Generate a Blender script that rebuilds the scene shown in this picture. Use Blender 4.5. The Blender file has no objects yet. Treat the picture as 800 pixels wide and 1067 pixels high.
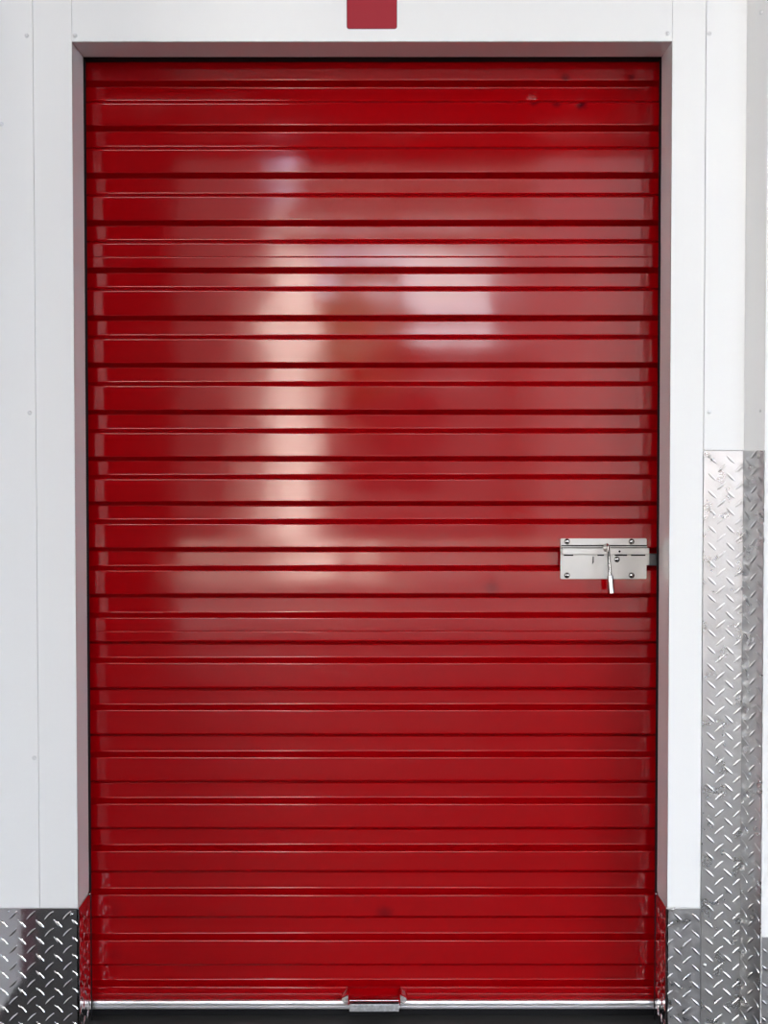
import bpy, bmesh, math, random
from mathutils import Vector, noise

random.seed(7)
S = bpy.context.scene
C = S.collection

# ------------------------------------------------------------------ camera
FPX = 1600.0
CAM_D = 3.25
CAM_Z = 1.185
PITCH = math.atan(53.0 / FPX)
cd = bpy.data.cameras.new('camera')
cd.sensor_fit = 'VERTICAL'
cd.sensor_height = 24.0
cd.lens = FPX * 24.0 / 1067.0
cd.clip_end = 400
cam = bpy.data.objects.new('camera', cd)
C.objects.link(cam)
cam.location = (0, -CAM_D, CAM_Z)
cam.rotation_euler = (math.pi / 2 - PITCH, 0.0004, 0)
S.camera = cam

# ------------------------------------------------------------------ exposure
S.view_settings.view_transform = 'Standard'
S.view_settings.look = 'None'
S.view_settings.gamma = 1
S.view_settings.use_curve_mapping = False
S.view_settings.exposure = 0.42

# ------------------------------------------------------------------ sky
W = bpy.data.worlds.new('sky')
S.world = W
W.use_nodes = True
nt = W.node_tree
for n in list(nt.nodes):
    nt.nodes.remove(n)
o = nt.nodes.new('ShaderNodeOutputWorld')
bg = nt.nodes.new('ShaderNodeBackground')
tc = nt.nodes.new('ShaderNodeTexCoord')
nz = nt.nodes.new('ShaderNodeTexNoise')
nz.inputs['Scale'].default_value = 6.0
nz.inputs['Detail'].default_value = 4.0
nz.inputs['Roughness'].default_value = 0.5
cr = nt.nodes.new('ShaderNodeValToRGB')
cr.color_ramp.elements[0].position = 0.38
cr.color_ramp.elements[0].color = (0.58, 0.71, 0.96, 1)
cr.color_ramp.elements[1].position = 0.62
cr.color_ramp.elements[1].color = (1.0, 1.0, 0.93, 1)
nt.links.new(tc.outputs['Generated'], nz.inputs['Vector'])
nt.links.new(nz.outputs['Fac'], cr.inputs['Fac'])
nt.links.new(cr.outputs['Color'], bg.inputs['Color'])
bg.inputs['Strength'].default_value = 9.5
nt.links.new(bg.outputs['Background'], o.inputs['Surface'])

# ------------------------------------------------------------------ sun
sd = bpy.data.lights.new('sun', 'SUN')
sd.energy = 42.0
sd.angle = 0.0093
sd.color = (1.0, 0.90, 0.80)
sun = bpy.data.objects.new('sun', sd)
C.objects.link(sun)
sun.rotation_euler = Vector((0.3, -0.75, -0.85)).to_track_quat('-Z', 'Y').to_euler()

# ------------------------------------------------------------------ added area lights, out of view, for bright walls and latch shadow
def added_area_light(name, loc, aim, sx, sy, power, col):
    ld = bpy.data.lights.new(name, 'AREA')
    ld.shape = 'RECTANGLE'
    ld.size = sx
    ld.size_y = sy
    ld.energy = power
    ld.color = col
    l = bpy.data.objects.new(name, ld)
    C.objects.link(l)
    l.location = loc
    l.rotation_euler = (Vector(aim) - Vector(loc)).to_track_quat('-Z', 'Y').to_euler()
    return l

added_area_light('added_area_light', (-1.2, -4.9, 3.75), (-0.5, 0, 0.8), 1.3, 0.5, 30, (1.0, 0.98, 0.95))
added_area_light('added_area_light', (2.0, -4.9, 3.0), (0.1, 0, 1.0), 0.6, 0.5, 26, (1.0, 0.985, 0.965))

# ------------------------------------------------------------------ helpers
CP, SP = math.cos(PITCH), math.sin(PITCH)

def P(x, y, Y):
    """world point at depth plane Y seen at photo pixel x, y (frame 800 x 1067)"""
    u = (x - 400.0) / FPX
    v = -(y - 533.5) / FPX
    dx, dy, dz = u, CP + v * SP, -SP + v * CP
    t = (Y + CAM_D) / dy
    return Vector((dx * t, Y, CAM_Z + dz * t))

def zat(y, Y):
    return P(400, y, Y).z

def xat(x, y, Y):
    return P(x, y, Y).x

def empty(name, loc=(0, 0, 0)):
    e = bpy.data.objects.new(name, None)
    e.empty_display_size = 0.05
    C.objects.link(e)
    e.location = loc
    return e

def obj(name, bm, mat, parent=None, smooth=None, label=None):
    me = bpy.data.meshes.new(name)
    bmesh.ops.recalc_face_normals(bm, faces=bm.faces)
    bm.to_mesh(me)
    bm.free()
    if mat:
        me.materials.append(mat)
    if smooth is not None:
        me.polygons.foreach_set('use_smooth', [True] * len(me.polygons))
        if smooth < 3.1:
            me.set_sharp_from_angle(angle=smooth)
    ob = bpy.data.objects.new(name, me)
    C.objects.link(ob)
    if parent:
        ob.parent = parent
        ob.matrix_parent_inverse = parent.matrix_basis.inverted()
    if label:
        ob['label'] = label
    return ob

def tag(ob, label, cat, group=None):
    ob['label'] = label
    ob['category'] = cat
    if group:
        ob['group'] = group
    return ob

def struct(name, bm, mat, parent=None, smooth=None):
    ob = obj(name, bm, mat, parent, smooth)
    if not parent:
        ob['kind'] = 'structure'
    return ob

def box(bm, x0, x1, y0, y1, z0, z1, bev=0.0, seg=2):
    vs = [bm.verts.new((x, y, z)) for x in (x0, x1) for y in (y0, y1) for z in (z0, z1)]
    idx = [(0, 1, 3, 2), (4, 6, 7, 5), (0, 4, 5, 1), (2, 3, 7, 6), (0, 2, 6, 4), (1, 5, 7, 3)]
    fs = [bm.faces.new([vs[i] for i in f]) for f in idx]
    if bev:
        es = list({e for f in fs for e in f.edges})
        bmesh.ops.bevel(bm, geom=es, offset=bev, segments=seg, profile=0.5, affect='EDGES')
    return bm

def nb():
    return bmesh.new()

def prism(bm, pts, axis, a, b):
    """extrude polygon pts (2D) along axis between a and b"""
    def mk(p, t):
        if axis == 'x':
            return (t, p[0], p[1])
        if axis == 'y':
            return (p[0], t, p[1])
        return (p[0], p[1], t)
    A = [bm.verts.new(mk(p, a)) for p in pts]
    B = [bm.verts.new(mk(p, b)) for p in pts]
    n = len(pts)
    bm.faces.new(A)
    bm.faces.new(B[::-1])
    for i in range(n):
        bm.faces.new((A[i], A[(i + 1) % n], B[(i + 1) % n], B[i]))
    return bm

def tube(bm, pts, rads, seg=20, caps=True):
    pts = [Vector(p) for p in pts]
    rings = []
    for i, p in enumerate(pts):
        if i == 0:
            d = pts[1] - pts[0]
        elif i == len(pts) - 1:
            d = pts[-1] - pts[-2]
        else:
            d = (pts[i + 1] - pts[i]).normalized() + (pts[i] - pts[i - 1]).normalized()
        d.normalize()
        up = Vector((1, 0, 0)) if abs(d.x) < 0.9 else Vector((0, 1, 0))
        a = d.cross(up).normalized()
        b = d.cross(a).normalized()
        rings.append([bm.verts.new(p + (a * math.cos(2 * math.pi * k / seg) + b * math.sin(2 * math.pi * k / seg)) * rads[i]) for k in range(seg)])
    for i in range(len(rings) - 1):
        for k in range(seg):
            bm.faces.new((rings[i][k], rings[i][(k + 1) % seg], rings[i + 1][(k + 1) % seg], rings[i + 1][k]))
    if caps:
        bm.faces.new(rings[0][::-1])
        bm.faces.new(rings[-1])
    return bm

def dome(bm, c, r, h, axis=(0, -1, 0), seg=18, rings=5, flange=0.0):
    """rivet or screw head: spherical cap on a surface"""
    c = Vector(c)
    d = Vector(axis).normalized()
    up = Vector((0, 0, 1)) if abs(d.z) < 0.9 else Vector((1, 0, 0))
    a = d.cross(up).normalized()
    b = d.cross(a).normalized()
    prof = []
    if flange:
        prof += [(r + flange, 0.0), (r + flange, h * 0.18), (r, h * 0.25)]
    else:
        prof += [(r, 0.0)]
    for i in range(1, rings):
        t = i / rings * math.pi / 2
        prof.append((r * math.cos(t), h * (0.25 if flange else 0) + h * (0.75 if flange else 1) * math.sin(t)))
    R = [[bm.verts.new(c + d * hh + (a * math.cos(2 * math.pi * k / seg) + b * math.sin(2 * math.pi * k / seg)) * rr) for k in range(seg)] for rr, hh in prof]
    top = bm.verts.new(c + d * h)
    for i in range(len(R) - 1):
        for k in range(seg):
            bm.faces.new((R[i][k], R[i][(k + 1) % seg], R[i + 1][(k + 1) % seg], R[i + 1][k]))
    for k in range(seg):
        bm.faces.new((R[-1][k], R[-1][(k + 1) % seg], top))
    bm.faces.new(R[0][::-1])
    return bm

# ------------------------------------------------------------------ materials
def mat(name, col, rough=0.5, metal=0.0, ior=1.5, bump=None, rnoise=None, cnoise=None, coat=0.0, stretch=(1, 1, 1)):
    m = bpy.data.materials.new(name)
    m.use_nodes = True
    t = m.node_tree
    b = t.nodes['Principled BSDF']
    b.inputs['Base Color'].default_value = (*col, 1)
    b.inputs['Roughness'].default_value = rough
    b.inputs['Metallic'].default_value = metal
    b.inputs['IOR'].default_value = ior
    if coat:
        b.inputs['Coat Weight'].default_value = coat
        b.inputs['Coat Roughness'].default_value = 0.03
    co = t.nodes.new('ShaderNodeTexCoord')
    mp = t.nodes.new('ShaderNodeMapping')
    mp.inputs['Scale'].default_value = stretch
    t.links.new(co.outputs['Object'], mp.inputs['Vector'])
    def nz(scale, detail=3):
        n = t.nodes.new('ShaderNodeTexNoise')
        n.inputs['Scale'].default_value = scale
        n.inputs['Detail'].default_value = detail
        t.links.new(mp.outputs['Vector'], n.inputs['Vector'])
        return n
    last = None
    for (sc, st, dist) in (bump or []):
        n = nz(sc)
        bp = t.nodes.new('ShaderNodeBump')
        bp.inputs['Strength'].default_value = st
        bp.inputs['Distance'].default_value = dist
        t.links.new(n.outputs['Fac'], bp.inputs['Height'])
        if last:
            t.links.new(last.outputs['Normal'], bp.inputs['Normal'])
        last = bp
    if last:
        t.links.new(last.outputs['Normal'], b.inputs['Normal'])
    if rnoise:
        sc, lo, hi = rnoise
        n = nz(sc)
        mr = t.nodes.new('ShaderNodeMapRange')
        mr.inputs['From Min'].default_value = 0.3
        mr.inputs['From Max'].default_value = 0.7
        mr.inputs['To Min'].default_value = lo
        mr.inputs['To Max'].default_value = hi
        t.links.new(n.outputs['Fac'], mr.inputs['Value'])
        t.links.new(mr.outputs['Result'], b.inputs['Roughness'])
    if cnoise:
        sc, c2, lo, hi = cnoise
        n = nz(sc, 5)
        r = t.nodes.new('ShaderNodeValToRGB')
        r.color_ramp.elements[0].position = lo
        r.color_ramp.elements[0].color = (*col, 1)
        r.color_ramp.elements[1].position = hi
        r.color_ramp.elements[1].color = (*c2, 1)
        t.links.new(n.outputs['Fac'], r.inputs['Fac'])
        t.links.new(r.outputs['Color'], b.inputs['Base Color'])
    return m

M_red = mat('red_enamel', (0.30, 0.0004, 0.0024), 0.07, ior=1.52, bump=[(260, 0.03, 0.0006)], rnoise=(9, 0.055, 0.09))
M_white = mat('white_gloss_paint', (0.82, 0.83, 0.83), 0.34, ior=1.42, bump=[(3.0, 0.12, 0.01)])
M_jamb = mat('white_gloss_jamb', (0.80, 0.81, 0.81), 0.07, ior=1.5)
M_side = mat('white_gloss_paint_side', (0.80, 0.81, 0.82), 0.16, ior=1.5)
M_scr = mat('white_screw_paint', (0.78, 0.79, 0.80), 0.22)
M_plateL = mat('polished_tread_plate', (0.72, 0.72, 0.74), 0.1, 1.0, bump=[(40, 0.05, 0.002)], rnoise=(60, 0.06, 0.12))
M_plateR = mat('dull_tread_plate', (0.48, 0.48, 0.49), 0.30, 1.0, bump=[(55, 0.25, 0.003)], rnoise=(70, 0.26, 0.42))
M_plateT = mat('wavy_tread_plate', (0.68, 0.68, 0.68), 0.28, 1.0, bump=[(48, 0.2, 0.003)], rnoise=(30, 0.26, 0.32))
M_plateJ = mat('jamb_tread_plate', (0.80, 0.79, 0.80), 0.10, 1.0, bump=[(40, 0.06, 0.002)])
M_zinc = mat('zinc_plated_steel', (0.52, 0.515, 0.50), 0.42, 0.8, rnoise=(60, 0.36, 0.5))
M_chrome = mat('bright_steel', (0.40, 0.395, 0.39), 0.10, 1.0)
M_galv = mat('galvanised_steel', (0.55, 0.58, 0.60), 0.42, 1.0, bump=[(400, 0.3, 0.001)], cnoise=(150, (0.75, 0.77, 0.8), 0.4, 0.65))
M_alu = mat('anodised_aluminium', (0.86, 0.87, 0.90), 0.34, 1.0)
M_dsteel = mat('dull_dark_steel', (0.10, 0.10, 0.105), 0.45, 1.0, bump=[(300, 0.3, 0.001)])
M_black = mat('black_rubber_and_shade', (0.006, 0.006, 0.007), 0.9, ior=1.3)
M_floor = mat('dark_rubber_floor', (0.042, 0.042, 0.042), 0.55, ior=1.2, bump=[(160, 0.1, 0.001)], cnoise=(14, (0.044, 0.044, 0.042), 0.35, 0.7))
M_sign = mat('red_vinyl', (0.33, 0.010, 0.024), 0.5, ior=1.35)
M_guard = mat('dark_red_guard', (0.10, 0.006, 0.018), 0.5)
M_signedge = mat('dark_red_vinyl_edge', (0.10, 0.012, 0.03), 0.4)
M_bay = mat('grey_bay_paint', (0.08, 0.08, 0.082), 0.7)
M_bayw = mat('bay_side_paint', (0.5, 0.5, 0.5), 0.6)
M_yard = mat('yard_concrete', (0.13, 0.12, 0.105), 0.8, cnoise=(0.6, (0.20, 0.17, 0.14), 0.35, 0.7))
M_owall = mat('yard_building_grey', (0.034, 0.027, 0.03), 0.8)
M_owall2 = mat('yard_building_dark', (0.008, 0.007, 0.007), 0.8)
M_opale = mat('yard_building_cream', (0.86, 0.80, 0.74), 0.7)
M_ometal = mat('yard_cladding', (0.075, 0.06, 0.065), 0.6)
M_ocream = mat('yard_building_buff', (0.60, 0.58, 0.56), 0.7)
M_ostrip = mat('yard_cladding_rib', (0.20, 0.16, 0.16), 0.6)
M_obuff = mat('yard_building_tan', (0.14, 0.11, 0.10), 0.7)
M_tree = mat('yard_foliage', (0.03, 0.05, 0.02), 0.8)
M_canopy = mat('canopy_soffit', (0.8, 0.8, 0.8), 0.6)

def dent_darks_and_smudges(m, spots):
    """dark reflections of dents painted into the enamel colour, and smudges, each with its own place and size on the sheet"""
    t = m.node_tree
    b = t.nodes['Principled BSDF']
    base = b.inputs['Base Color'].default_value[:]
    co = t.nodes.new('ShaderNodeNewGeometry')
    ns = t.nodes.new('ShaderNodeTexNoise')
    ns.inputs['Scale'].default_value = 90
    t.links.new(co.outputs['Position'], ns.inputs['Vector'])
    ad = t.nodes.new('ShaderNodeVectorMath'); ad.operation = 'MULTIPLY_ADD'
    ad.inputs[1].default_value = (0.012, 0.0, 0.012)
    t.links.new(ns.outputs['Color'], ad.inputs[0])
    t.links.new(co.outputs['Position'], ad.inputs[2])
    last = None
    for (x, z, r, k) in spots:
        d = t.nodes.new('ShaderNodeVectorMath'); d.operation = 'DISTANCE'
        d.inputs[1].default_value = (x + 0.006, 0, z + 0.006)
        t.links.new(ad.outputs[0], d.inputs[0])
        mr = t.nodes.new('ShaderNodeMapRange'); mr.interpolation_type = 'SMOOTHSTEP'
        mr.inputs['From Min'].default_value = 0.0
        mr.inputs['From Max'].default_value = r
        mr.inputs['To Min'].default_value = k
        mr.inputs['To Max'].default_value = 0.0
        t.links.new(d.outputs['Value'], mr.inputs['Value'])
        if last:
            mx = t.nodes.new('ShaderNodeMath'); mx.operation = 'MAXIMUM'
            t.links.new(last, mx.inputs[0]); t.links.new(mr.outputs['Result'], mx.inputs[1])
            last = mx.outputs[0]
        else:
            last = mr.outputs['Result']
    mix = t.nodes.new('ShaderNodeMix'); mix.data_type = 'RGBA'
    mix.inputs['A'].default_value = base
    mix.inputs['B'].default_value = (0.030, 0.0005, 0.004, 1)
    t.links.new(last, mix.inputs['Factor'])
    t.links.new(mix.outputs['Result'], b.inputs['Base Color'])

dent_darks_and_smudges(M_red, [(P(x, y, 0).x, P(x, y, 0).z, r, k) for x, y, r, k in (
    (556, 105, .016, .8), (580, 108, .014, .6), (606, 109, .016, .9), (589, 81, .014, .7), (658, 81, .012, .6),  # the dents' dark reflections, painted into the colour
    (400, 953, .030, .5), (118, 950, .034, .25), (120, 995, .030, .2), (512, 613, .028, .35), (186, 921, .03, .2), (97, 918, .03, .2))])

# ------------------------------------------------------------------ key dimensions
YF = -0.164          # front face of the clad wall
YI = -0.047          # inner edge of the jambs
XL, XR = -0.621, 0.574
ZH = zat(43.3, YF)   # underside of the header
YO = YF - 0.050      # face of the nearer wall at the right
XC = xat(775, 480, YF)
XO = XC + 0.029      # outer corner of its slanted side
ZKL = 0.279          # top of the low kick plates
ZKR = zat(469.5, YF)
ZTOP = 3.2

# ------------------------------------------------------------------ floor, walls, bay
bm = nb()
box(bm, -9, 9, -7.4, 1.6, -0.1, 0.0)
struct('floor', bm, M_floor)

# core walls behind the cladding
bm = nb(); box(bm, -0.83, XL - 0.004, YF + 0.006, YI, 0, ZTOP); box(bm, -0.83, XL - 0.04, YI, 0.30, 0, ZTOP); struct('wall_left', bm, M_side)
bm = nb(); box(bm, XR + 0.004, 2.6, YF + 0.006, YI, 0, ZTOP); box(bm, XR + 0.04, 2.6, YI, 0.30, 0, ZTOP); struct('wall_right', bm, M_side)
bm = nb(); box(bm, XL - 0.004, XR + 0.004, YF + 0.006, YI, ZH + 0.004, ZTOP); struct('wall_header', bm, M_side)
# unit interior behind the door
bm = nb(); box(bm, -0.85, 2.6, 1.4, 1.5, 0, ZTOP); struct('wall_back', bm, M_bay)
# wall stepping forward at the right
bm = nb(); prism(bm, [(XC, YF + 0.004), (XC, YF), (XO, YO), (2.6, YO), (2.6, YF + 0.004)], 'z', 0, ZTOP); box(bm, 2.6, 9, YO, 0.3, 0, ZTOP); struct('wall_front', bm, M_white)
# return wall standing forward beyond the left of the frame, with a red guard on its corner
bm = nb(); box(bm, -1.1, -0.83, -0.554, 0.30, 0, ZTOP); struct('wall_return', bm, M_white)
bm = nb(); box(bm, -1.1, -0.829, -0.695, -0.554, 0, ZTOP); struct('trim_1', bm, M_guard)
bm = nb(); box(bm, -9, -1.1, -0.50, 0.30, 0, ZTOP); struct('wall_side', bm, M_bayw)

# bay shell behind the camera
bm = nb(); box(bm, -9, 9, -7.4, 1.6, 4.2, 4.4); struct('ceiling', bm, M_bay)
bm = nb(); box(bm, -9, 9, YF + 0.006, 0.6, ZTOP, 4.2); struct('wall_upper', bm, M_bay)
bm = nb(); box(bm, -9.1, -9, -7.4, 1.6, 0, 4.2); struct('wall_bay_left', bm, M_bayw)
bm = nb(); box(bm, 9, 9.1, -7.4, 1.6, 0, 4.2); struct('wall_bay_right', bm, M_bayw)
OX0, OX1, OZ = -1.42, 1.86, 3.30
bm = nb()
for a, c in ((-9, -8.4), (-4.6, OX0), (OX1, 3.4), (8.4, 9)):
    box(bm, a, c, -7.4, -7.2, 0, 4.2)
for a, c in ((-8.4, -4.6), (3.4, 8.4)):  # side openings added to let more daylight onto the cladding
    box(bm, a, c, -7.4, -7.2, 3.6, 4.2)
box(bm, OX0, OX1, -7.4, -7.2, OZ, 4.2)
struct('wall_opening', bm, M_bay)

# yard outside the bay
bm = nb(); box(bm, -40, 40, -60, -7.4, -0.15, -0.02); struct('floor_yard', bm, M_yard)
YB = -18.8
bm = nb(); box(bm, -3.1, -1.75, YB - 3, YB, 0, 6.2); struct('wall_yard_dark', bm, M_owall2)
bm = nb(); box(bm, -1.6, -0.95, YB - 3, YB + 0.3, 0, 4.25); struct('wall_yard_pale', bm, M_opale)
bm = nb(); box(bm, -2.15, -1.6, YB - 3, YB + 0.05, 0, 3.9); struct('wall_yard_buff', bm, M_obuff)
bm = nb(); box(bm, -30, -3.15, YB - 3, YB, 0, 3.6); struct('wall_yard_cream', bm, M_ocream)
bm = nb(); box(bm, -0.9, 2.15, YB - 3, YB, 0, 2.95); struct('wall_yard_grey', bm, M_owall)
bm = nb()
box(bm, 1.75, 9.0, YB - 3, YB, 0, 8.0)
struct('wall_yard_clad', bm, M_ometal)
bm = nb()
for i in range(16):
    x = 1.95 + i * 0.44 + random.uniform(-.1, .1)
    w = random.uniform(.06, .22)
    box(bm, x, x + w, YB, YB + 0.09, 0.4, 4.2)
struct('trim_yard_ribs', bm, M_ostrip)
for a, c_, yk in ((-1.15, -0.55, -13.4), (-0.3, -0.1, -13.4), (0.45, 0.7, -13.4), (-1.0, -0.5, -14.6)):  # pale blocks added for the low glints reflected in the door
    bm = nb(); box(bm, a, c_, yk - 0.3, yk, -0.02, 0.16, 0.02); struct('trim_glint_block', bm, M_opale)
# canopy soffit over the bay opening
bm = nb()
prism(bm, [(-1.15, -11.6), (1.5, -11.6), (1.05, -7.42), (-0.55, -7.42)], 'z', 3.22, 3.4)
struct('trim_2', bm, M_canopy)
# rounded tree crown over the grey building
bm = nb()
bmesh.ops.create_icosphere(bm, subdivisions=4, radius=1.0)
for v in bm.verts:
    n = noise.noise(v.co * 2.3) * 0.35 + noise.noise(v.co * 6) * 0.16
    v.co = v.co * (1 + n)
    v.co = Vector((v.co.x * 0.62, v.co.y * 0.6, v.co.z * 0.95)) + Vector((-0.30, YB + 0.9, 2.75))
tree = struct('trim_3', bm, M_tree, smooth=3.2)
ob = tree

# ------------------------------------------------------------------ white cladding around the opening
GAP = 0.0007
def clad(name, x0, x1, z0, z1, yf=YF, m=M_white, bev=0.0009):
    b = nb(); box(b, x0, x1, yf, yf + 0.006, z0, z1, bev, 2)
    return struct(name, b, m)

XS1 = xat(37.8, 480, YF)       # seam between left panel and left jamb cover
XS2 = xat(732.8, 480, YF)      # seam right of the right jamb cover
XH0 = XL
XH1 = XR + 0.001
# left flat panel, jamb covers, header cover, panel right of the cover
t_panel_l = clad('trim_4', -0.83, XS1 - GAP, ZKL + 0.0005, ZTOP)
b = nb()
box(b, XS1, XL, YF, YF + 0.006, ZKL + 0.0005, ZTOP, 0.0009, 2)
t_jamb_l = struct('trim_5', b, M_white)
b = nb()
box(b, XL - 0.004, XL, YF + 0.0005, YI, ZKL + 0.0005, ZH, 0.0004, 1)
struct('jamb_return', b, M_jamb, t_jamb_l)
b = nb()
box(b, XR, XS2 - GAP, YF, YF + 0.006, ZKL + 0.0005, ZTOP, 0.0009, 2)
t_jamb_r = struct('trim_6', b, M_white)
b = nb()
box(b, XR, XR + 0.004, YF + 0.0005, YI, ZKL + 0.0005, ZH, 0.0004, 1)
struct('jamb_return', b, M_jamb, t_jamb_r)
b = nb()
box(b, XL + GAP * 0.6, XR - GAP * 0.6, YF, YF + 0.006, ZH, ZTOP, 0.0009, 2)
t_head = struct('trim_7', b, M_white)
b = nb()
box(b, XL, XR, YF + 0.0005, YI, ZH, ZH + 0.004, 0.0004, 1)
struct('header_return', b, M_jamb, t_head)
t_panel_r = clad('trim_8', XS2 + 0.0004, XC, ZKR + 0.0005, ZTOP, YF + 0.0006)

# guide channels the curtain runs in (dark slots behind the jambs)
for nm, x0, x1 in (('trim_9', XL - 0.004, XL + 0.001), ('trim_10', XR - 0.001, XR + 0.004)):
    b = nb(); box(b, x0 - 0.03, x1 + 0.03, YI + 0.075, YI + 0.082, 0, ZH + 0.3); box(b, x0 - (0.034 if x0 < 0 else -0.032), x1 + (0.034 if x0 > 0 else -0.032), YI, YI + 0.082, 0, ZH + 0.3)
    struct(nm, b, M_black)

# dark strips standing in for shade at the back of the jambs and header
for nm, x0, x1 in (('trim_shade_strip_left', XL - 0.02, XL + 0.0012), ('trim_shade_strip_right', XR - 0.0012, XR + 0.02)):
    b = nb(); box(b, x0, x1, YI + 0.001, -0.026, 0, ZH + 0.1)
    struct(nm, b, M_black)
b = nb(); box(b, XL, XR, YI + 0.001, -0.012, ZH - 0.0012, ZH + 0.03)
struct('trim_shade_strip_top', b, M_black)

# screws on the cladding
def screw(px, py, Y, parent, r=0.0036, axis=(0, -1, 0), m=None, name='screw', X=None):
    p = P(px, py, Y)
    if X is not None:
        # on a side facing wall at X: intersect the ray with that plane
        u = (px - 400) / FPX
        v = -(py - 533.5) / FPX
        t = X / u
        p = Vector((X, -CAM_D + t * (CP + v * SP), CAM_Z + t * (-SP + v * CP)))
    b = nb(); dome(b, p, r, r * 0.75, axis, flange=0.0012)
    return obj(name, b, m or M_scr, parent, smooth=0.9)

for (x, y) in ((28, 37), (31, 430), (35.6, 789.5)):
    screw(x, y, YF, t_panel_l)
screw(1.5, 129, YF, t_panel_l)
screw(78.5, 37, YF, t_head)
screw(695.5, 35, YF, t_head)
screw(739, 35, YF, t_panel_r)
screw(738.7, 429.5, YF, t_panel_r)
wf = bpy.data.objects['wall_front']
SD = Vector((XO - XC, YO - YF, 0)); SLEN = SD.length; SD.normalize()   # along the slanted side
SN = Vector((SD.y, -SD.x, 0))                                       # its outward normal
for (x, y) in ((793, 13), (792.5, 428)):
    screw(x, y, YO + 0.012, wf, axis=SN)

# ------------------------------------------------------------------ red marker above the door
def rounded_rect(x0, x1, z0, z1, r, n=6):
    pts = []
    for cx, cz, a0 in ((x1 - r, z1 - r, 0), (x0 + r, z1 - r, 90), (x0 + r, z0 + r, 180), (x1 - r, z0 + r, 270)):
        for k in range(n + 1):
            a = math.radians(a0 + 90 * k / n)
            pts.append((cx + r * math.cos(a), cz + r * math.sin(a)))
    return pts

sx0, sx1 = xat(361.3, 10, YF), xat(413.8, 10, YF)
sz0 = zat(30.3, YF)
sg = empty('sign', (0.5 * (sx0 + sx1), YF, sz0))
tag(sg, 'small square red sign stuck on the white wall above the roller door', 'sign')
b = nb(); prism(b, rounded_rect(sx0, sx1, sz0, sz0 + 0.11, 0.005), 'y', YF - 0.0010, YF)
obj('backing', b, M_signedge, sg)
e = 0.0011
b = nb(); prism(b, rounded_rect(sx0 + e, sx1 - e, sz0 + e, sz0 + 0.11 - e, 0.004), 'y', YF - 0.0016, YF - 0.0009)
obj('sign_face', b, M_sign, sg)

# ------------------------------------------------------------------ diamond tread plates
PW, PH = 0.0368, 0.0349

def lozenge(bm, c, du, dv, dn, L, Wd, H, ang):
    """raised lens-shaped tread bar at c, in plane du/dv with normal dn"""
    a = du * math.cos(ang) + dv * math.sin(ang)
    s = -du * math.sin(ang) + dv * math.cos(ang)
    NL, NW = 8, 4
    rows = []
    for i in range(NL + 1):
        t = -1 + 2 * i / NL
        w = max(0.0, (1 - t * t)) ** 0.8 * Wd / 2
        row = []
        for j in range(NW + 1):
            q = -1 + 2 * j / NW
            hh = H * (max(0, 1 - t * t) ** 0.5) * (1 - q * q) ** 0.7
            row.append(c + a * (t * L / 2) + s * (q * w) + dn * (hh + 0.00005))
        rows.append(row)
    tipA = bm.verts.new(rows[0][0]); tipB = bm.verts.new(rows[-1][0])
    R = [[bm.verts.new(p) for p in r] for r in rows[1:-1]]
    for j in range(NW):
        bm.faces.new((tipA, R[0][j], R[0][j + 1])).smooth = True
        bm.faces.new((tipB, R[-1][j + 1], R[-1][j])).smooth = True
    for i in range(len(R) - 1):
        for j in range(NW):
            bm.faces.new((R[i][j], R[i + 1][j], R[i + 1][j + 1], R[i][j + 1])).smooth = True

def treads(bm, org, du, dv, dn, U, V, u0, v0, swap=False, L=0.0255, Wd=0.0058, H=0.0013, m=0.006):
    """lattice over the rectangle U x V from org; phase u0, v0 puts a backward bar there"""
    iu = range(int(-3), int(U / PW) + 4)
    iv = range(int(-3), int(V / PH) + 4)
    for i in iu:
        for j in iv:
            for k in (0, 1):
                u = u0 % PW + (i + 0.5 * k) * PW
                v = v0 % PH + (j + 0.5 * k) * PH
                if u < m * 0.2 or u > U - m * 0.2 or v < m or v > V - m:
                    continue
                ang = math.radians(-44 if k == 0 else 44)
                if swap:
                    ang = -ang
                l = L
                lim = min(u, U - u) / abs(math.cos(ang))
                cc = org + du * u + dv * v
                if lim < L / 2:       # clipped by the plate edge: shorten towards the inside
                    full = L
                    l = lim + L / 2
                    shift = (L / 2 - lim) / 2
                    d = (du * math.cos(ang) + dv * math.sin(ang))
                    cc = cc + d * (shift if u < U / 2 else -shift)
                lozenge(bm, cc, du, dv, dn, l, Wd, H, ang)

EX, EY, EZ = Vector((1, 0, 0)), Vector((0, 1, 0)), Vector((0, 0, 1))
TH = 0.0022

# left kick plate: bent round the corner of the left jamb
x0 = -0.8295; x1 = XL
t = empty('kick_plate', (0.5 * (x0 + x1), YF, 0))
tag(t, 'polished dark diamond plate wrapped round the foot of the left door jamb', 'metal plate')
b = nb()
box(b, x0, x1 + TH, YF - TH, YF + 0.006, 0, ZKL, 0.0009, 2)
q = P(22.5, 962.5, YF - TH)
treads(b, Vector((x0, YF - TH, 0)), EX, EZ, Vector((0, -1, 0)), x1 - x0, ZKL, q.x - x0, q.z)
obj('front_flange', b, M_plateL, t)
b = nb()
box(b, x1 - 0.003, x1 + TH, YF - TH, YI + 0.003, 0, ZKL - 0.001, 0.0009, 2)
treads(b, Vector((x1 + TH, YF - TH, 0)), EY, EZ, EX, YI + 0.003 - YF + TH, ZKL, 0.030, q.z + 0.01)
obj('jamb_flange', b, M_plateJ, t)
b = nb(); dome(b, (x1 + TH, YI - 0.004, ZKL - 0.003), 0.004, 0.003, (1, 0, 0)); obj('rivet', b, M_chrome, t, smooth=0.9)
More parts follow.
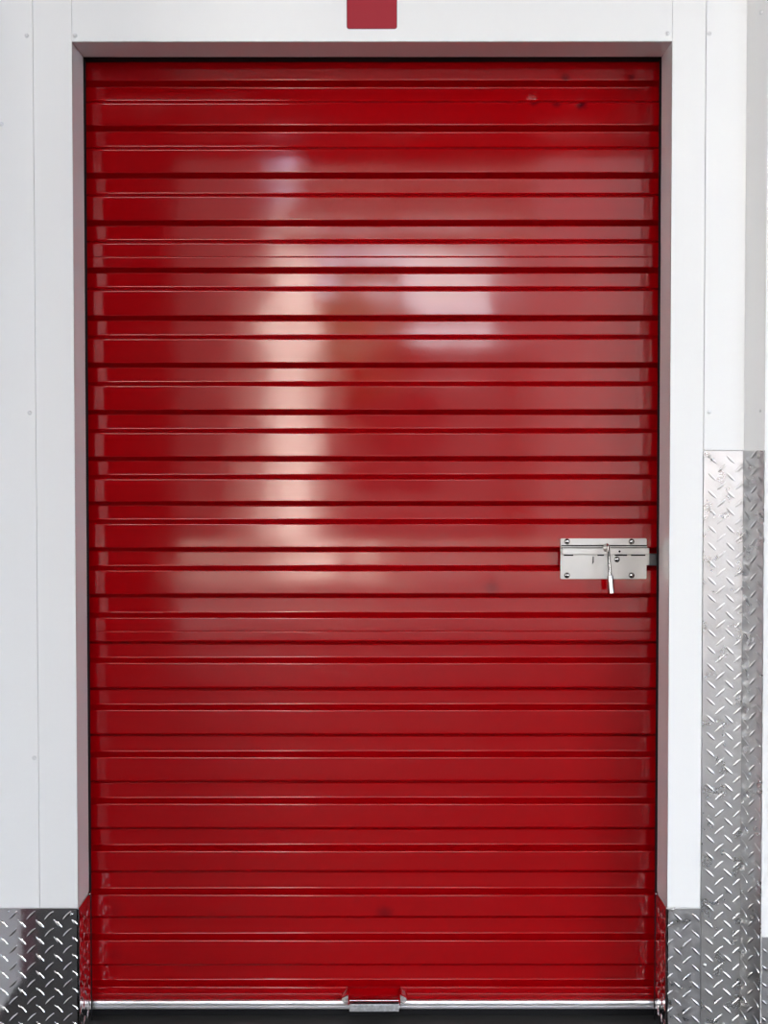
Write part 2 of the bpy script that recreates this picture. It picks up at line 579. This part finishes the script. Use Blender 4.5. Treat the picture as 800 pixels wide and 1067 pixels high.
b = nb(); dome(b, P(74.5, 952.5, YF - TH), 0.0035, 0.002, (0, -1, 0)); obj('rivet', b, M_plateL, t, smooth=0.9)
b = nb(); dome(b, P(8, 949.5, YF - TH), 0.0025, 0.0015, (0, -1, 0)); obj('rivet', b, M_plateL, t, smooth=0.9)

# right kick plate
x0 = XR; x1 = XS2 - 0.0003
t = empty('kick_plate', (0.5 * (x0 + x1), YF, 0))
tag(t, 'dull grey diamond plate wrapped round the foot of the right door jamb', 'metal plate')
b = nb()
box(b, x0 - TH, x1, YF - TH, YF + 0.006, 0, ZKL, 0.0009, 2)
q = P(715.5, 965, YF - TH)
treads(b, Vector((x0, YF - TH, 0)), EX, EZ, Vector((0, -1, 0)), x1 - x0, ZKL, q.x - x0, q.z, swap=True)
obj('front_flange', b, M_plateR, t)
b = nb()
box(b, x0 - TH, x0 + 0.003, YF - TH, YI + 0.003, 0, ZKL - 0.001, 0.0009, 2)
treads(b, Vector((x0 - TH, YF - TH, 0)), EY, EZ, -EX, YI + 0.003 - YF + TH, ZKL, 0.030, q.z + 0.02)
obj('jamb_flange', b, M_plateJ, t)
b = nb(); dome(b, (x0 - TH, YI - 0.004, ZKL - 0.003), 0.004, 0.003, (-1, 0, 0)); obj('rivet', b, M_chrome, t, smooth=0.9)
b = nb(); dome(b, P(700, 948, YF - TH), 0.0035, 0.002, (0, -1, 0)); obj('rivet', b, M_plateR, t, smooth=0.9)

# tall corner guard
x0 = XS2 + 0.0004; x1 = XC
t = empty('corner_guard', (x1, YF, 0))
tag(t, 'tall silver diamond plate in the wall corner, reaching higher than the latch', 'metal plate')
b = nb()
box(b, x0, x1 - TH * 0.5, YF - TH, YF + 0.006, 0, ZKR, 0.0009, 2)
q = P(748.5, 919, YF - TH)
treads(b, Vector((x0, YF - TH, 0)), EX, EZ, Vector((0, -1, 0)), x1 - x0, ZKR, q.x - x0, q.z, swap=True)
obj('front_flange', b, M_plateT, t)
b = nb()
A0 = Vector((x1 - 0.0003, YF - TH, 0))
c0 = A0; c1 = Vector((XO, YO, 0)) + SD * 0.0005
prism(b, [(c0.x, c0.y), (c1.x, c1.y), (c1.x + SN.x * TH, c1.y + SN.y * TH), (c0.x + SN.x * TH, c0.y + SN.y * TH)], 'z', 0, ZKR - 0.0005)
treads(b, c0 + SN * TH, SD, EZ, SN, (c1 - c0).length, ZKR, 0.012, q.z + 0.01)
obj('side_flange', b, M_plateT, t)
b = nb(); dome(b, P(739, 475.5, YF - TH), 0.004, 0.0025, (0, -1, 0)); obj('rivet', b, M_zinc, t, smooth=0.9)
b = nb(); dome(b, c0 + SN * TH + SD * 0.043 + EZ * (ZKR - 0.012), 0.0045, 0.0025, SN); obj('rivet', b, M_zinc, t, smooth=0.9)
b = nb(); dome(b, P(733.8, 1006, YF - TH), 0.004, 0.0025, (0, -1, 0)); obj('rivet', b, M_plateT, t, smooth=0.9)

# low plate on the nearer wall at the right edge
zk = zat(976, YO)
t = empty('kick_plate', (XC + 0.2, YO, 0))
tag(t, 'sliver of grey diamond plate low on the wall beyond the tall plate', 'metal plate')
b = nb()
box(b, XO + 0.002, 2.0, YO - TH, YO, 0, zk, 0.0009, 2)
treads(b, Vector((XO + 0.002, YO - TH, 0)), EX, EZ, Vector((0, -1, 0)), 0.3, zk, 0.02, 0.02, swap=True)
obj('plate_face', b, M_plateR, t)

# ------------------------------------------------------------------ roller door
door = empty('roller_shutter', (0.5 * (XL + XR), 0, 0))
door['kind'] = 'thing'
tag(door, 'closed glossy red ribbed roll-up door with steel latch, set in a white frame', 'door')

# pixel rows of the ribs' lower (A: rib above, groove below) and upper edges (B: groove above, rib below)
Apx = [87.3, 134, 183, 232.5, 281.7, 331.5, 380.6, 429.5, 478, 524.7, 572.5, 620.6, 669.5, 717.5, 765.7, 814.4, 863, 908, 955.4, 1005]
Bpx = [106.2, 154.3, 203.3, 251.7, 301, 351.3, 400, 449, 497, 543.5, 592, 641, 688, 737, 786, 834.4, 883.5, 929, 976.3, 1024.6]
DV = 0.021       # rib depth
SL = 0.0044      # half height of a rib's sloping side
prof = []        # (z, y) from the top down
prof.append((ZH + 0.25, 0.0))
rr = 0.0022
def corner(z, y, up, dn):
    """rounded corner: up / dn are unit vectors (dz, dy) towards the previous / next run"""
    n = 4
    a = (z + up[0] * rr, y + up[1] * rr)
    c = (z + dn[0] * rr, y + dn[1] * rr)
    prof.append((a[0] + up[0] * 0.0005, a[1] + up[1] * 0.0005))
    for k in range(n + 1):
        s = k / n
        prof.append(((1 - s) ** 2 * a[0] + 2 * s * (1 - s) * z + s * s * c[0], (1 - s) ** 2 * a[1] + 2 * s * (1 - s) * y + s * s * c[1]))
    prof.append((c[0] + dn[0] * 0.0005, c[1] + dn[1] * 0.0005))

def face(z0, z1, y, bow, nn=5, lap=None):
    if lap is not None:
        for dz, dy in ((.0020, 0), (.0016, 0), (.0013, .0001), (.0006, .0010), (.0003, .0012), (-.0001, .0012), (-.0004, .0010), (-.0012, .0001), (-.0015, 0), (-.0019, 0)):
            prof.append((lap + dz, y + dy))
        return
    for k in range(1, nn):
        s = k / nn
        prof.append((z0 + (z1 - z0) * s, y - bow * 4 * s * (1 - s)))

sl = math.hypot(2 * SL, DV)
uA = (2 * SL / sl, -DV / sl)
laps = {4: zat(267.7, 0), 12: zat(657.9, 0)}
for i in range(20):
    zA = zat(Apx[i], DV / 2)
    zB = zat(Bpx[i], DV / 2)
    # crest above A
    top = prof[-1][0]
    face(top, zA + SL, 0.0, 0.00007, lap=laps.get(i))
    corner(zA + SL, 0.0, (1, 0), (-uA[0], -uA[1]))
    corner(zA - SL, DV, uA, (-1, 0))
    face(zA - SL, zB + SL, DV, -0.00004, 4)
    corner(zB + SL, DV, (1, 0), (-2 * SL / sl, -DV / sl))
    corner(zB - SL, 0.0, (2 * SL / sl, DV / sl), (-1, 0))
ZB_TOP = zat(1042.8, -0.006)
prof.append((ZB_TOP - 0.003, 0.0))

bm = nb()
NX = 150
cx0, cx1 = XL - 0.028, XR + 0.028
dents = [  # px, py, radius m, depth m
    (589, 81, .007, .0015), (658, 81, .006, .0012), (556, 105, .011, .0010), (580, 108, .010, .0007), (606, 109, .011, .0011),
    (395, 212, .03, .00025), (400, 951, .020, .0006), (510, 613, .018, .0003), (118, 935, .02, .0003), (184, 920, .02, .0003),
    (131, 452, .02, .0003), (300, 345, .05, .0003), (375, 385, .04, -.0003), (400, 300, .06, .0003), (660, 870, .012, .0004)]
dents = [(P(a, b_, 0).x, P(a, b_, 0).z, r, d) for a, b_, r, d in dents]
cols = []
for i in range(NX + 1):
    x = cx0 + (cx1 - cx0) * i / NX
    col = []
    for (z, y) in prof:
        yy = y
        yy += 0.00028 * noise.noise(Vector((x * 3.1, 1.3, z * 2.1)))
        yy += 0.00010 * noise.noise(Vector((x * 9.0, 4.3, z * 11.0)))
        yy += 0.00003 * noise.noise(Vector((x * 28.0, 8.3, z * 20.0)))
        for dx, dz, r, d in dents:
            q2 = ((x - dx) ** 2 + (z - dz) ** 2) / (r * r)
            if q2 < 6:
                yy += d * math.exp(-q2)
        col.append(bm.verts.new((x, yy, z)))
    cols.append(col)
for i in range(NX):
    for j in range(len(prof) - 1):
        bm.faces.new((cols[i][j], cols[i][j + 1], cols[i + 1][j + 1], cols[i + 1][j]))
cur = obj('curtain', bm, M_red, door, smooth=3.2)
sm = cur.modifiers.new('thickness', 'SOLIDIFY')
sm.thickness = 0.0008
sm.offset = 1 if cur.data.polygons[0].normal.y > 0 else -1

# bottom bar: extruded aluminium with fine grooves
zb1, zb0 = zat(1042.8, -0.010), zat(1051.6, -0.010)
pts = []
hh = zb1 - zb0
yb = -0.010
pf = [(0.0, zb1), (yb + 0.004, zb1), (yb + 0.001, zb1 - 0.001), (yb, zb1 - 0.28 * hh), (yb + 0.0022, zb1 - 0.31 * hh), (yb + 0.0022, zb1 - 0.36 * hh),
      (yb, zb1 - 0.39 * hh), (yb, zb1 - 0.62 * hh), (yb + 0.0022, zb1 - 0.65 * hh), (yb + 0.0022, zb1 - 0.70 * hh), (yb - 0.0008, zb1 - 0.73 * hh),
      (yb - 0.0008, zb0 + 0.0015), (yb + 0.001, zb0), (0.012, zb0), (0.012, zb1 - 0.004), (0.0, zb1 - 0.004)]
b = nb(); prism(b, pf, 'x', XL - 0.012, XR + 0.012)
obj('bottom_bar', b, M_alu, door)
b = nb(); box(b, XL - 0.012, XR + 0.012, -0.004, 0.014, 0.0002, zb0 + 0.001, 0.001, 1)
obj('rubber_seal', b, M_black, door)

# lift handle at the middle of the bottom bar
hx0, hx1 = xat(363.5, 1048, -0.03), xat(415.5, 1048, -0.03)
zt, zl, zm = zat(1028.5, -0.005), zat(1054, -0.034), zat(1045.5, -0.034)
b = nb()
# red tray: back sheet curving forward into a lip
zs = zat(1043.8, -0.034)
path = [(-0.009, zt), (-0.0085, zt - 0.004), (-0.003, zs + 0.004), (-0.0045, zs + 0.001), (-0.008, zs), (-0.033, zs), (-0.0352, zs + 0.0006), (-0.0358, zs + 0.0022), (-0.0350, zs + 0.0030)]
th = 0.0016
N = len(path)
outer = []
for k, (yy, zz) in enumerate(path):
    p0 = path[max(0, k - 1)]; p1 = path[min(N - 1, k + 1)]
    d = Vector((p1[0] - p0[0], p1[1] - p0[1])).normalized()
    outer.append((yy + d.y * th, zz - d.x * th))
prism(b, path + outer[::-1], 'x', hx0, hx1)
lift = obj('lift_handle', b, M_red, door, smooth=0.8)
b = nb(); tube(b, [(hx0 + 0.001, -0.0352, zs + 0.0030), (hx1 - 0.001, -0.0352, zs + 0.0030)], [0.0012, 0.0012], 8)  # added rod imitates the highlight along the front lip
obj('lip_highlight', b, M_alu, lift, label='thin bright metal rod standing for the highlight on the tray lip')
# galvanised front lip under the tray
b = nb(); box(b, hx0 + 0.0005, hx1 - 0.0005, -0.036, -0.012, zl, zm - 0.0015, 0.0009, 2)
obj('lower_plate', b, M_galv, lift, label='grey galvanised plate under the red tray')
for s, xa in ((-1, hx0), (1, hx1)):
    xb = xa + s * 0.0022
    b = nb()
    prism(b, [(0.0, zt), (-0.006, zt), (-0.0365, zm + 0.003), (-0.0365, zm - 0.003), (0.0, zm - 0.003)], 'x', min(xa, xb), max(xa, xb))
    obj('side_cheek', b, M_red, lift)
    # flared red ear above and galvanised lug beside it
    xe = xa + s * 0.017
    b = nb()
    v = [(xb, -0.004, zt - 0.001), (xb, -0.020, zt - 0.0095), (xe, -0.010, zt - 0.0195), (xe, -0.001, zt - 0.0165), (xb, -0.001, zt - 0.001)]
    A = [b.verts.new(c_) for c_ in v]
    B_ = [b.verts.new((c_[0], c_[1], c_[2] - 0.0018)) for c_ in v]
    b.faces.new(A); b.faces.new(B_[::-1])
    for k in range(len(v)):
        b.faces.new((A[k], A[(k + 1) % len(v)], B_[(k + 1) % len(v)], B_[k]))
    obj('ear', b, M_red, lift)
    b = nb()
    prism(b, [(xb, zb1 - 0.004), (xb, zt - 0.014), (xb + s * 0.006, zt - 0.0155), (xe - s * 0.001, zt - 0.021), (xe - s * 0.001, zb1 + 0.002), (xe - s * 0.006, zb1 - 0.003)], 'y', -0.018, -0.0025)
    obj('lug', b, M_galv, lift, label='grey galvanised lug')
p = P(389.8, 1040, -0.006)
b = nb(); dome(b, (p.x, -0.0045, p.z), 0.0022, 0.004, (0, -1, 0)); obj('bolt', b, M_chrome, lift, smooth=0.9)

# ------------------------------------------------------------------ latch
YL = -0.0035
lx0, lx1 = xat(583.8, 580, YL), xat(673.2, 580, YL)
lz1, lz0 = zat(561.2, YL), zat(603.2, YL)
b = nb()
prism(b, rounded_rect(lx0, lx1, lz0, lz1, 0.002, 3), 'y', YL - 0.0028, YL + 0.0032)
# raised flange lip just under the top strip
lp = zat(568.3, YL)
box(b, lx0 + 0.002, lx1 + 0.001, YL - 0.0060, YL - 0.0024, zat(570.3, YL), zat(569.2, YL), 0.0003, 1)
latch = obj('latch_plate', b, M_zinc, door, label='zinc latch plate riveted to the door')
# housing that covers the slide bolt
bz1, bz0 = zat(571.3, YL - 0.010), zat(577.9, YL - 0.010)
bx0, bx1 = xat(586, 575, YL - 0.01), xat(676.3, 575, YL - 0.01)
b = nb()
box(b, bx0, bx1, YL - 0.0105, YL - 0.0025, bz0, bz1, 0.0008, 2)
obj('slide_housing', b, M_zinc, latch)
# two dark slots at the foot of the housing
b = nb(); box(b, lx0 + 0.001, lx1, YL - 0.0036, YL - 0.0025, zat(569.2, YL), zat(568.0, YL)); box(b, lx0 + 0.001, lx1, YL - 0.0036, YL - 0.0025, zat(571.8, YL), zat(570.3, YL))
obj('groove', b, M_black, latch, label='dark groove above the slide')
for a, c_ in ((587, 597), (622, 629), (640, 653), (657, 672)):
    b = nb(); box(b, xat(a, 578, YL), xat(c_, 578, YL), YL - 0.0034, YL - 0.0025, zat(579.2, YL), zat(577.8, YL))
    obj('slot', b, M_black, latch, label='dark slot')
# bolt running into the jamb
sz1, sz0 = zat(577.0, YL), zat(589.3, YL)
b = nb()
box(b, lx1 - 0.03, XR + 0.012, YL - 0.0016, YL + 0.0052, sz0, sz1, 0.0008, 2)
obj('slide_bolt', b, M_dsteel, latch, label='dull dark steel bolt')
b = nb()
box(b, lx1 - 0.001, lx1 + 0.006, YL - 0.0024, YL + 0.0052, sz0 + 0.001, sz1 - 0.001, 0.0008, 2)
obj('bolt_stop', b, M_zinc, latch)
for (x, y) in ((590.6, 564.4), (657.8, 564.5), (590.6, 599.6), (657.8, 599.6), (642.6, 583.0)):
    b = nb(); p = P(x, y, YL - 0.0028)
    dome(b, p, 0.0064, 0.0046, (0, -1, 0), seg=22, rings=7)
    obj('rivet', b, M_chrome, latch, smooth=0.9)
b = nb(); p = P(645.3, 574.7, YL - 0.0105)
tube(b, [(p.x, YL - 0.0110, p.z), (p.x, YL - 0.0100, p.z)], [0.0024, 0.0024], 14)
obj('keyhole', b, M_black, latch, label='small dark hole')
b = nb()
prism(b, [(xat(617, 583, YL), zat(580, YL)), (xat(618.3, 583, YL), zat(580, YL)), (xat(618.3, 583, YL), zat(586, YL)), (xat(616.6, 583, YL), zat(588, YL))], 'y', YL - 0.0042, YL - 0.0025)
obj('stop_tab', b, M_dsteel, latch)
# handle: round steel arm standing off the plate, thick grip at the end
p0 = P(631.5, 566.0, YL - 0.006)
p1 = P(633.3, 570.0, YL - 0.034)
p2 = P(635.4, 600.0, YL - 0.046)
p3 = P(637.0, 618.8, YL - 0.050)
b = nb()
tube(b, [(p0.x, YL - 0.001, p0.z - 0.004), (p0.x, YL - 0.022, p0.z - 0.002), (p1.x, p1.y - 0.0, p1.z + 0.002), (p1.x + 0.0003, p1.y - 0.003, p1.z - 0.008), p2], [0.0036, 0.0032, 0.0028, 0.0028, 0.0044], 22)
hd = obj('latch_handle', b, M_chrome, latch, smooth=0.8)
b = nb()
d = (p3 - p2).normalized()
tube(b, [p2 - d * 0.001, p2, p3 - d * 0.001, p3], [0.0046, 0.0063, 0.0063, 0.0052], 22)
obj('grip', b, M_chrome, latch, smooth=0.8)
b = nb()
dome(b, (p0.x, YL - 0.0105, p0.z - 0.010), 0.008, 0.006, (0, -1, 0), seg=22, rings=6)
obj('pivot_boss', b, M_zinc, latch, smooth=0.9)
